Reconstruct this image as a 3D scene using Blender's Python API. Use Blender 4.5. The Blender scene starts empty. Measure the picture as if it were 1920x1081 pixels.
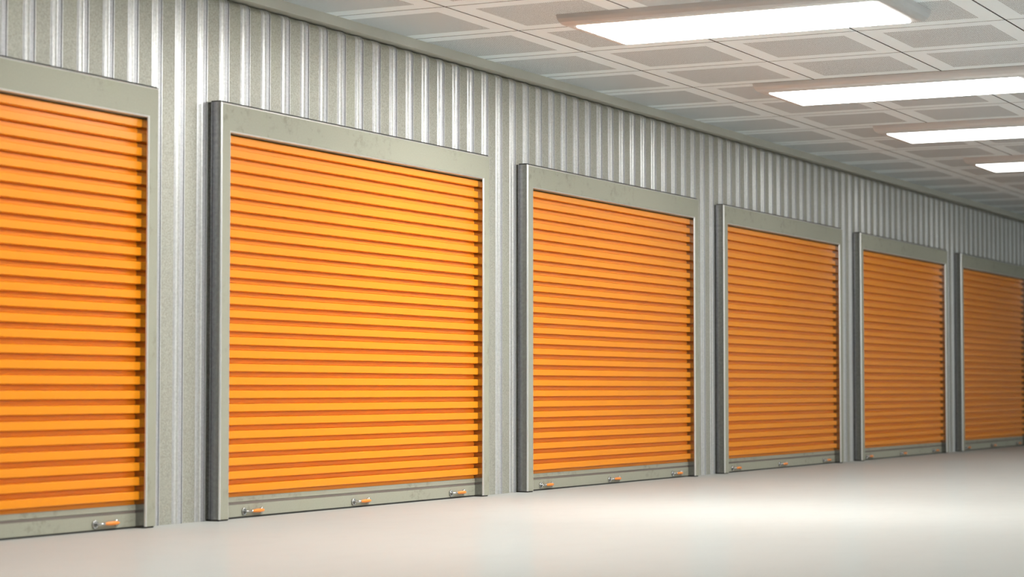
import bpy, bmesh, math, random
from mathutils import Vector, Matrix
random.seed(4)
scene = bpy.context.scene
col = scene.collection

# ------------------------------------------------------------------ helpers
def link(name, bm, mats, parent=None, smooth=False):
    me = bpy.data.meshes.new(name)
    bmesh.ops.recalc_face_normals(bm, faces=bm.faces[:])
    bm.to_mesh(me); bm.free()
    for m in (mats if isinstance(mats, (list, tuple)) else [mats]):
        me.materials.append(m)
    if smooth:
        for p in me.polygons: p.use_smooth = True
    o = bpy.data.objects.new(name, me); col.objects.link(o)
    if parent: o.parent = parent
    return o

def box(bm, x0, x1, y0, y1, z0, z1, mi=0):
    vs = [bm.verts.new((x, y, z)) for x in (x0, x1) for y in (y0, y1) for z in (z0, z1)]
    fs = []
    for f in ((0,1,3,2),(4,6,7,5),(0,4,5,1),(2,3,7,6),(0,2,6,4),(1,5,7,3)):
        fc = bm.faces.new([vs[i] for i in f]); fc.material_index = mi; fs.append(fc)
    return fs

def extrude_poly(bm, pts, axis, a, b, mi=0):
    """closed polygon pts in the two other axes, extruded along axis from a to b"""
    def P(p, t):
        if axis == 0: return (t, p[0], p[1])
        if axis == 1: return (p[0], t, p[1])
        return (p[0], p[1], t)
    A = [bm.verts.new(P(p, a)) for p in pts]; B = [bm.verts.new(P(p, b)) for p in pts]
    n = len(pts)
    bm.faces.new(A).material_index = mi; bm.faces.new(B[::-1]).material_index = mi
    for i in range(n):
        bm.faces.new((A[i], B[i], B[(i+1) % n], A[(i+1) % n])).material_index = mi

def lathe(bm, prof, origin, axis, seg=24, cap=True, mi=0):
    """prof: list of (t along axis, radius)"""
    ax = Vector(axis).normalized()
    u = ax.orthogonal().normalized(); v = ax.cross(u)
    rings = []
    for t, r in prof:
        c = Vector(origin) + ax*t
        rings.append([bm.verts.new(c + (u*math.cos(2*math.pi*k/seg) + v*math.sin(2*math.pi*k/seg))*max(r, 1e-5)) for k in range(seg)])
    for a, b in zip(rings, rings[1:]):
        for k in range(seg):
            bm.faces.new((a[k], a[(k+1) % seg], b[(k+1) % seg], b[k])).material_index = mi
    if cap:
        bm.faces.new(rings[0][::-1]); bm.faces.new(rings[-1])

def bevel(bm, w, seg=2, ang=30):
    bm.normal_update()
    es = [e for e in bm.edges if len(e.link_faces) == 2 and e.calc_face_angle(0) > math.radians(ang)]
    bmesh.ops.bevel(bm, geom=es, offset=w, segments=seg, profile=0.6, affect='EDGES', clamp_overlap=True)

# ------------------------------------------------------------------ materials
class NT:
    def __init__(s, name):
        s.m = bpy.data.materials.new(name); s.m.use_nodes = True
        s.t = s.m.node_tree; s.n = s.t.nodes; s.l = s.t.links
        s.b = s.n['Principled BSDF']
    def node(s, typ, **kw):
        n = s.n.new(typ)
        for k, v in kw.items(): setattr(n, k, v)
        return n
    def val(s, op, a, b=None, c=None):
        n = s.n.new('ShaderNodeMath'); n.operation = op
        for i, x in enumerate((a, b, c)):
            if x is None: continue
            if isinstance(x, (int, float)): n.inputs[i].default_value = x
            else: s.l.new(x, n.inputs[i])
        return n.outputs[0]
    def pos(s, scale=(1,1,1)):
        tc = s.n.new('ShaderNodeTexCoord'); mp = s.n.new('ShaderNodeMapping')
        mp.inputs['Scale'].default_value = scale
        s.l.new(tc.outputs['Object'], mp.inputs['Vector']); return mp.outputs[0]
    def noise(s, vec, scale, detail=4, rough=.55):
        n = s.n.new('ShaderNodeTexNoise'); n.inputs['Scale'].default_value = scale
        n.inputs['Detail'].default_value = detail; n.inputs['Roughness'].default_value = rough
        s.l.new(vec, n.inputs['Vector']); return n.outputs['Fac']
    def ramp(s, fac, stops):
        r = s.n.new('ShaderNodeValToRGB'); e = r.color_ramp.elements
        while len(e) < len(stops): e.new(.5)
        for el, (p, c) in zip(e, stops):
            el.position = p; el.color = (*c, 1) if len(c) == 3 else c
        s.l.new(fac, r.inputs[0]); return r.outputs[0]
    def mix(s, fac, a, b, mode='MIX'):
        n = s.n.new('ShaderNodeMix'); n.data_type = 'RGBA'; n.blend_type = mode
        for sock, x in ((n.inputs[0], fac), (n.inputs[6], a), (n.inputs[7], b)):
            if isinstance(x, (int, float)): sock.default_value = x
            elif isinstance(x, tuple): sock.default_value = (*x, 1)
            else: s.l.new(x, sock)
        return n.outputs[2]
    def bump(s, h, strength=.2, dist=.01):
        n = s.n.new('ShaderNodeBump'); n.inputs['Strength'].default_value = strength
        n.inputs['Distance'].default_value = dist
        s.l.new(h, n.inputs['Height']); s.l.new(n.outputs[0], s.b.inputs['Normal'])
    def set(s, **kw):
        for k, v in kw.items():
            i = s.b.inputs[k.replace('_', ' ')]
            if hasattr(v, 'links'): s.l.new(v, i)
            else: i.default_value = (*v, 1) if isinstance(v, tuple) and len(v) == 3 else v
        return s

def gray(v): return (v, v, v)

# galvanised corrugated wall
w = NT('corrugated_galvanised_steel')
p = w.pos()
sp = w.noise(p, 120, 3, .7); big = w.noise(w.pos((1.2, 1.2, .35)), 2.2, 5, .6)
c = w.ramp(sp, [(.32, (.27,.265,.215)), (.68, (.49,.48,.41))])
moss = w.ramp(big, [(.55, gray(0)), (.85, gray(1))])
c = w.mix(w.val('MULTIPLY', moss, .35), c, (.42,.44,.27))
w.set(Base_Color=c, Metallic=.35, Roughness=w.val('MULTIPLY_ADD', sp, .2, .42))
w.bump(sp, .25, .002)
M_WALL = w.m

w = NT('zinc_fold_highlight')  # highlight on the rib folds painted as a brighter base colour
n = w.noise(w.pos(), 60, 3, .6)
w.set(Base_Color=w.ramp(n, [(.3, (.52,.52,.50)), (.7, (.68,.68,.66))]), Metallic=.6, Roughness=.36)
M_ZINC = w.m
w = NT('cool_sheen_zinc')  # cool reflected tone of the rib tops put into the base colour
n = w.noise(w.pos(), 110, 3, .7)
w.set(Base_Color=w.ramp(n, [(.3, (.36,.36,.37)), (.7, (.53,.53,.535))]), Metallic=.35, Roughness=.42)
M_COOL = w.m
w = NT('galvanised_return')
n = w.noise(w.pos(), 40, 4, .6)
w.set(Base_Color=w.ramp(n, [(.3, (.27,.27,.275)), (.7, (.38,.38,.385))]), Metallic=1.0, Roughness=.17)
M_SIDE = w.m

# painted frame steel, slightly stained
w = NT('grey_green_frame_steel')
p = w.pos()
n1 = w.noise(p, 3.2, 8, .62); n2 = w.noise(p, 90, 2, .5)
blot = w.ramp(n1, [(.50, gray(0)), (.60, gray(1))])
blot2 = w.ramp(w.noise(p, 14, 5, .7), [(.5, gray(0)), (.62, gray(1))])
c = w.mix(n2, (.325,.32,.248), (.38,.375,.298))
c = w.mix(w.val('MULTIPLY', w.val('MULTIPLY', blot, blot2), .5), c, (.20,.195,.14))
moss = w.ramp(w.noise(w.pos((1,1,.6)), 1.3, 3, .5), [(.58, gray(0)), (.75, gray(1))])
c = w.mix(w.val('MULTIPLY', moss, .35), c, (.36,.40,.20))
w.set(Base_Color=c, Metallic=0.0, Roughness=w.val('MULTIPLY_ADD', n2, .1, .48))
w.b.inputs['Specular IOR Level'].default_value = .16
w.bump(n2, .12, .001)
M_FRAME = w.m

w = NT('edge_highlight_steel'); w.set(Base_Color=(.80,.79,.76), Metallic=.85, Roughness=.3); M_EDGE = w.m  # painted edge highlight: brighter metal on the frame bevels

# orange enamel of the slats
w = NT('orange_enamel')
n = w.noise(w.pos((.3,1,1)), 6, 3)
w.set(Base_Color=w.mix(n, (.86,.275,.006), (.89,.30,.010)), Roughness=.30, Metallic=0.0)
w.b.inputs['Specular IOR Level'].default_value = .22
M_ORANGE = w.m

w = NT('orange_plastic_grip'); w.set(Base_Color=(.9,.27,.025), Roughness=.35); M_GRIP = w.m
w = NT('chrome'); w.set(Base_Color=(.46,.46,.45), Metallic=1.0, Roughness=.10); M_CHROME = w.m
w = NT('black_shadow_strip'); w.set(Base_Color=(.02,.018,.014), Roughness=.7); M_SHADOW = w.m  # near-black for strips that stand in for shadow lines around the frame

w = NT('brown_groove_shade'); w.set(Base_Color=w.mix(w.noise(w.pos(), 3, 3), (.13,.105,.085), (.20,.165,.14)), Roughness=.5); M_GROOVE_SHADE = w.m  # dark brown standing in for the warm shade in the rail groove

# cornice trim
w = NT('cornice_painted_steel')
n = w.noise(w.pos(), 5, 4)
w.set(Base_Color=w.mix(n, (.52,.505,.43), (.57,.555,.48)), Metallic=.3, Roughness=.4); M_CORN = w.m

# cream resin floor
w = NT('cream_resin_floor')
p = w.pos((.35, 1, 1))
n1 = w.noise(p, .9, 5, .6); n2 = w.noise(w.pos((.6,1,1)), 5, 5, .6)
c = w.mix(n1, (.45,.45,.42), (.42,.428,.405))
c = w.mix(w.ramp(n2, [(.5, gray(0)), (.8, gray(.25))]), c, (.38,.375,.34))
w.set(Base_Color=c, Roughness=.9)
w.b.inputs['Specular IOR Level'].default_value = 0
gl = w.node('ShaderNodeBsdfGlossy'); gl.inputs['Roughness'].default_value = .16; gl.inputs['Color'].default_value = (.95,.95,.95,1)
mx = w.node('ShaderNodeMixShader'); mx.inputs[0].default_value = .10
w.l.new(w.b.outputs[0], mx.inputs[1]); w.l.new(gl.outputs[0], mx.inputs[2])
w.l.new(mx.outputs[0], w.n['Material Output'].inputs['Surface'])
M_FLOOR = w.m

# ceiling tile: white metal with a perforated field
ZC = 3.484; GX, GY, DX, DY = 1.502, -.820, 1.1385, 1.1084
w = NT('perforated_white_ceiling_tile')
tc = w.node('ShaderNodeTexCoord'); sx = w.node('ShaderNodeSeparateXYZ'); w.l.new(tc.outputs['Object'], sx.inputs[0])
def cell(o, g, d): return w.val('MULTIPLY', w.val('FRACT', w.val('DIVIDE', w.val('ADD', o, -g + 60*d), d)), d)
cx_, cy_ = cell(sx.outputs[0], GX, DX), cell(sx.outputs[1], GY, DY)
def inside(o, a, b): return w.val('MULTIPLY', w.val('GREATER_THAN', o, a), w.val('LESS_THAN', o, b))
field = w.val('MULTIPLY', inside(cx_, .164, DX-.164), inside(cy_, .1475, DY-.1475))
PH = .01557
hx = w.val('SUBTRACT', w.val('FRACT', w.val('DIVIDE', w.val('SUBTRACT', cx_, .164), PH)), .5)
hy = w.val('SUBTRACT', w.val('FRACT', w.val('DIVIDE', w.val('SUBTRACT', cy_, .1475), PH)), .5)
r2 = w.val('ADD', w.val('MULTIPLY', hx, hx), w.val('MULTIPLY', hy, hy))
hole = w.val('MULTIPLY', w.val('LESS_THAN', r2, .36**2), field)
c = w.mix(hole, (.87,.95,.98), (.16,.165,.168))
w.set(Base_Color=c, Roughness=.42)
w.l.new(w.val('MULTIPLY_ADD', hole, -.1, .12), w.b.inputs['Specular IOR Level'])
M_TILE = w.m
w = NT('dark_plenum'); w.set(Base_Color=(.03,.03,.028), Roughness=.9); M_PLEN = w.m

w = NT('lamp_housing_enamel'); w.set(Base_Color=(.60,.60,.595), Metallic=.35, Roughness=.38); M_HOUS = w.m
def lamp_mat(name, e):
    w = NT(name); w.set(Base_Color=(.9,.9,.9), Roughness=.5)
    w.b.inputs['Emission Color'].default_value = (.985, .99, .975, 1)
    w.b.inputs['Emission Strength'].default_value = e
    return w.m
w = NT('plain_grey_wall'); w.set(Base_Color=w.mix(w.noise(w.pos(), 2, 4), (.80,.85,.88), (.84,.89,.92)), Roughness=.8); M_PLAIN = w.m

# ------------------------------------------------------------------ dimensions (metres)
P, W, H, J, HD = 4.4481, 3.7677, 2.70, .1092, .1913    # door pitch, frame width, height, jamb, header
YB = .112                                              # valley plane of the corrugated wall
XL, XR, YR = -14.0, 30.0, -10.5

# ------------------------------------------------------------------ setting
def structure(o): o['kind'] = 'structure'; return o
bm = bmesh.new(); box(bm, XL, XR, YR, .3, -.1, 0)
structure(link('floor', bm, M_FLOOR))

# corrugated wall with a rolled top edge
PER = P/18
# (x, y, finish of the facet that starts there): 0 dull valley, 1 fold with painted highlight, 2 rib top with painted cool sheen
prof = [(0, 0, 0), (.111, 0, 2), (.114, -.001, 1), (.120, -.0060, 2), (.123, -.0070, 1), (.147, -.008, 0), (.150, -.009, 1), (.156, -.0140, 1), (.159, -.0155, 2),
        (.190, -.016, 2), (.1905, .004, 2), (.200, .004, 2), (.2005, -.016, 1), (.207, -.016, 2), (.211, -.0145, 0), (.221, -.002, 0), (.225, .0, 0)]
xs = []; fin = []
k = math.floor((XL-.016)/PER)
while .016 + k*PER < XR:
    for px, py, fi in prof:
        x = .016 + k*PER + px
        if XL <= x <= XR: xs.append((x, py)); fin.append(fi)
    k += 1
xs = [(XL, 0)] + xs + [(XR, 0)]; fin = [0] + fin
rows = [(0, 0), (1.2, 0), (2.4, 0), (3.365, 0)]
R = .045
for a in range(1, 7):
    t = a/6*math.pi/2
    rows.append((3.365 + R*math.sin(t), R*(1-math.cos(t))))
bm = bmesh.new()
grid = [[bm.verts.new((x, YB + py + dy, z)) for (x, py) in xs] for (z, dy) in rows]
for a, b in zip(grid, grid[1:]):
    for i in range(len(xs)-1):
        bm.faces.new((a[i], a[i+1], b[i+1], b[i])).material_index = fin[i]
back = [[bm.verts.new((x, YB+.14, z)) for x in (XL, XR)] for z in (0, 3.41)]
bm.faces.new((back[0][0], back[1][0], back[1][1], back[0][1]))
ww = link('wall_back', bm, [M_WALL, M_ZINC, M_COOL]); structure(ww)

bm = bmesh.new()
extrude_poly(bm, [(.045, 3.412), (.045, ZC), (.30, ZC), (.30, 3.412)], 0, XL, XR)
bevel(bm, .002, 1)
structure(link('trim_1', bm, M_CORN))

# ceiling of separate-looking tiles in one mesh, dark void in the joints
bm = bmesh.new()
g = .0065
for i in range(-14, 26):
    for j in range(-9, 1):
        x0 = GX+i*DX; y0 = GY+j*DY
        x1 = x0+DX; y1 = min(y0+DY, .058+g)
        if x0 < XL-1 or x1 > XR+1: continue
        
        for f in box(bm, x0+g, x1-g, y0+g, y1-g, ZC, ZC+.018):
            if abs(f.calc_center_median().z - ZC) > .001: f.material_index = 1
box(bm, XL-1, XR+1, YR, .3, ZC+.06, ZC+.1, 1)
structure(link('ceiling', bm, [M_TILE, M_PLEN]))

bm = bmesh.new(); box(bm, XL, XR, YR-.1, YR, 0, ZC+.05); structure(link('wall_front', bm, M_PLAIN))
bm = bmesh.new(); box(bm, XL-.1, XL, YR, .3, 0, ZC+.05); structure(link('wall_left', bm, M_PLAIN))
bm = bmesh.new(); box(bm, XR, XR+.1, YR, .3, 0, ZC+.05); structure(link('wall_right', bm, M_PLAIN))

# ------------------------------------------------------------------ roller doors
def frame_mesh():
    bm = bmesh.new()
    z0 = .010
    pts = [(0,z0),(0,H),(W,H),(W,z0),(W-J,z0),(W-J,H-HD),(J,H-HD),(J,z0)]
    extrude_poly(bm, pts, 1, 0, .118)
    bm.normal_update()
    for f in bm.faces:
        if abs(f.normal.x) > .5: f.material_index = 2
    # bevel only the long edges of the front face
    es = [e for e in bm.edges if all(abs(v.co.y) < 1e-5 for v in e.verts) and
          not (abs(e.verts[0].co.z-z0) < 1e-5 and abs(e.verts[1].co.z-z0) < 1e-5)]
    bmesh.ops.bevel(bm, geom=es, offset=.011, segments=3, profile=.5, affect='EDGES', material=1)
    return bm

SP = .0876; Z0 = .172      # slat pitch, height of the lowest bulge's lower lip
YF, YI = .050, .084        # front and recess planes of the curtain
def curtain_mesh():
    bm = bmesh.new()
    path = [(YI, .1425)]
    z = Z0
    while z < H-HD+.06:
        path += [(YI, z-.008), (YI+.006, z-.007), (YI+.006, z-.001), (YF+.005, z), (YF, z+.004),
                 (YF, z+.047), (YF+.003, z+.0505), (YI+.004, z+.0515), (YI+.006, z+.0555), (YI, z+.0565)]
        z += SP
    path = [q for q in path if q[1] < H-.03]
    x0, x1 = J, W-J
    A = [bm.verts.new((x0, y, z)) for y, z in path]; B = [bm.verts.new((x1, y, z)) for y, z in path]
    C = [bm.verts.new((x, YI+.018, z)) for x in (x0, x1) for z in (path[0][1], path[-1][1])]
    for i in range(len(path)-1):
        bm.faces.new((A[i], B[i], B[i+1], A[i+1]))
    bm.faces.new((C[0], C[1], C[3], C[2]))
    return bm

def sill_mesh():
    bm = bmesh.new()
    y = .076
    # lower rail, groove, upper rail as one pressed profile
    pts = [(y, .012), (y, .090), (y+.001, .091), (y+.024, .0915), (y+.024, .107), (y+.002, .1085), (y+.001, .112), (y+.001, .142), (y+.030, .144), (y+.030, .012)]
    extrude_poly(bm, pts, 0, J, W-J)
    return bm

def box_mesh(*a):
    bm = bmesh.new(); box(bm, *a); return bm

def latch_meshes():
    y = .0755
    bm = bmesh.new()
    # round dished rosette
    lathe(bm, [(0, .026), (.007, .026), (.010, .0235), (.010, .020), (.005, .015), (.003, .006)], (0, y, .0), (0,-1,0), 24)
    # small end keeper
    lathe(bm, [(0, .019), (.006, .019), (.008, .016), (.008, .010)], (.205, y, .0), (0,-1,0), 20)
    # rod on two stand-offs
    lathe(bm, [(0, .0065), (.19, .0065)], (.012, y-.018, 0), (1,0,0), 12)
    lathe(bm, [(0, .006), (.020, .006)], (.016, y+.001, 0), (0,-1,0), 10)
    lathe(bm, [(0, .005), (.026, .005)], (.195, y+.001, 0), (0,-1,0), 10)
    lathe(bm, [(0, .004), (.046, .004)], (.188, y-.018, -.023), (0,0,1), 8)
    bmg = bmesh.new()
    lathe(bmg, [(0, .007), (.02, .0095), (.045, .0120), (.095, .0125), (.125, .0105), (.140, .005)], (.078, y-.018, 0), (1,0,0), 18)
    return bm, bmg

labels = {
 1: 'orange roller shutter door cut off by the left edge of the view',
 2: 'largest orange roller shutter door that is seen whole, left of centre',
 3: 'orange roller shutter door at the centre, third from the left',
 4: 'orange roller shutter door right of the centre one, fourth from the left',
 5: 'small distant orange roller shutter door, second from the right',
 6: 'darkest and farthest orange roller shutter door, at the right edge of the view',
}
def door_proto():
    r = bpy.data.objects.new('roller_shutter', None); col.objects.link(r)
    r.empty_display_size = .3
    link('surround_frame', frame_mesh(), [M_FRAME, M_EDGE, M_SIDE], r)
    link('shutter_curtain', curtain_mesh(), M_ORANGE, r)
    link('bottom_rail', sill_mesh(), M_FRAME, r)
    bmk = bmesh.new(); box(bmk, J, W-J, .0790, .1000, .0918, .1068)
    gk = link('rail_groove_shade', bmk, M_GROOVE_SHADE, r); gk['label'] = 'brown strip for the shade in the bottom rail groove'
    link('foot_shadow_strip', box_mesh(.012, J+.004, .012, .118, 0, .0101), M_SHADOW, r)  # dark strips painting the shadow under the frame feet and sill
    link('foot_shadow_strip', box_mesh(W-J-.004, W-.012, .012, .118, 0, .0101), M_SHADOW, r)
    link('sill_shadow_strip', box_mesh(J+.004, W-J-.004, .080, .106, 0, .0122), M_SHADOW, r)
    link('header_shadow_strip', box_mesh(.004, W-.004, .016, .085, H+.0002, H+.0085), M_SHADOW, r)  # dark strip painting the contact shadow above the header
    a, b = latch_meshes()
    la = link('slide_latch', a, M_CHROME, r, True); la['label'] = 'chrome slide latch'
    gr = link('grip', b, M_GRIP, la, True); gr['label'] = 'orange grip'
    la.location = (LX[0], 0, .043)
    for x in LX[1:]:
        l2 = la.copy(); col.objects.link(l2); l2.parent = r; l2.location = (x, 0, .043)
        g2 = gr.copy(); col.objects.link(g2); g2.parent = l2
    return r
LX = [.39, 1.79, 3.255]
def dup(root):
    r = root.copy(); col.objects.link(r)
    for ch in list(root.children):
        c2 = ch.copy(); col.objects.link(c2); c2.parent = r
        for gch in list(ch.children):
            d = gch.copy(); col.objects.link(d); d.parent = c2
    return r
proto = door_proto()
doors = [proto] + [dup(proto) for _ in range(5)]
for i, d in enumerate(doors, 1):
    d.location = (P*(i-2), 0, 0)
    d['label'] = labels[i]; d['category'] = 'roller shutter'; d['group'] = 'orange roller shutter doors along the wall'

# ------------------------------------------------------------------ ceiling lights
def ring(x0, x1, y0, y1, z, bm): return [bm.verts.new(v) for v in ((x0,y0,z),(x1,y0,z),(x1,y1,z),(x0,y1,z))]
def bridge(bm, a, b, mi=0):
    for k in range(4): bm.faces.new((a[k], a[(k+1) % 4], b[(k+1) % 4], b[k])).material_index = mi
LWX, LY0, LY1 = .87, -3.66, -1.49
def housing_mesh():
    bm = bmesh.new(); L = []
    # (outset from the diffuser, z)
    for o, z in ((.078, ZC), (.074, ZC-.030), (.066, ZC-.055), (.056, ZC-.070), (.044, ZC-.079), (.030, ZC-.082), (.0, ZC-.081), (.0, ZC-.070)):
        oy = o*1.55
        L.append(ring(-o, LWX+o, LY0-oy, LY1+oy, z, bm))
    for a, b in zip(L, L[1:]): bridge(bm, a, b)
    bm.faces.new(L[0]); bm.faces.new(L[-1])
    return bm
def diffuser_mesh():
    """prismatic lens, a shallow pan hanging below the rim"""
    bm = bmesh.new()
    L = [ring(o, LWX-o, LY0+o, LY1-o, z, bm) for o, z in ((.002, ZC-.072), (.004, ZC-.086), (.007, ZC-.090), (.014, ZC-.0915))]
    for a, b in zip(L, L[1:]): bridge(bm, a, b)
    bm.faces.new(L[0]); bm.faces.new(L[-1])
    return bm
def lamp(x, e, label, proto=None):
    if proto is None:
        r = bpy.data.objects.new('ceiling_light', None); col.objects.link(r)
        h = link('housing', housing_mesh(), M_HOUS, r)
        d = link('diffuser', diffuser_mesh(), lamp_mat('lamp_diffuser', 1), r)
    else: r = dup(proto)
    d = [c2 for c2 in r.children if c2.name.startswith('diffuser')][0]
    d.data = d.data.copy(); d.data.materials[0] = lamp_mat('lamp_diffuser_glow', e)
    r.location = (x, 0, 0)
    r['label'] = label; r['category'] = 'ceiling light'; r['group'] = 'rectangular ceiling lights in a row'
    return r
L1 = lamp(2.208, 34, 'largest and nearest rectangular glowing ceiling light, seen whole at the top')
lamp(6.14, 12.5, 'second nearest rectangular glowing ceiling light, its right end at the edge of the view', L1)
lamp(9.55, 6.5, 'third nearest glowing ceiling light, between the second and the smallest one', L1)
lamp(12.95, 4.8, 'smallest and farthest glowing ceiling light, at the right edge of the view', L1)
lamp(16.37, 3, 'unseen ceiling light added beyond the farthest one seen, outside the right edge of the view', L1)  # this and the next two are unseen, added to light shutters and floor
lamp(-5.65, 16, 'unseen ceiling light added over the near end of the hall, outside the view', L1)
lamp(-1.72, 18, 'unseen ceiling light added over the first shutter, above the top edge of the view', L1)
# unseen second row, added as frontal fill on the shutters
for x, e in ((-5.65, 9), (-1.72, 5), (2.208, 7), (6.14, 6), (9.55, 8), (12.95, 10), (16.37, 11), (19.8, 10), (23.2, 8), (26.6, 8)):
    o = lamp(x, e, 'fill light added in an unseen second row over the opposite half of the hall', L1)
    o.location.y = -5.9; o['group'] = 'fill lights added in an unseen second row'

# ------------------------------------------------------------------ world, camera
wd = bpy.data.worlds.new('world'); scene.world = wd; wd.use_nodes = True
wd.node_tree.nodes['Background'].inputs[0].default_value = (.8,.82,.85,1)
wd.node_tree.nodes['Background'].inputs[1].default_value = .05

yaw, pitch, roll = -.4669, .0458, -.0001
F = Vector((math.cos(yaw)*math.cos(pitch), -math.sin(yaw)*math.cos(pitch), math.sin(pitch)))
Rt = Vector((-math.sin(yaw), -math.cos(yaw), 0)); U = Rt.cross(F)
cam = bpy.data.cameras.new('camera'); co = bpy.data.objects.new('camera', cam); col.objects.link(co)
cam.sensor_width = 36; cam.lens = 4130.41*36/1920
m = Matrix((Rt, U, -F)).transposed().to_4x4(); m.translation = Vector((-11.7924, -8.0406, .8429))
co.matrix_world = m
cam.clip_start = .05; cam.clip_end = 200
cam.dof.use_dof = True; cam.dof.focus_distance = 17.3; cam.dof.aperture_fstop = 1.8
scene.camera = co

vs = scene.view_settings
vs.view_transform = 'Standard'; vs.look = 'None'; vs.gamma = 1; vs.use_curve_mapping = False
vs.exposure = 0.10
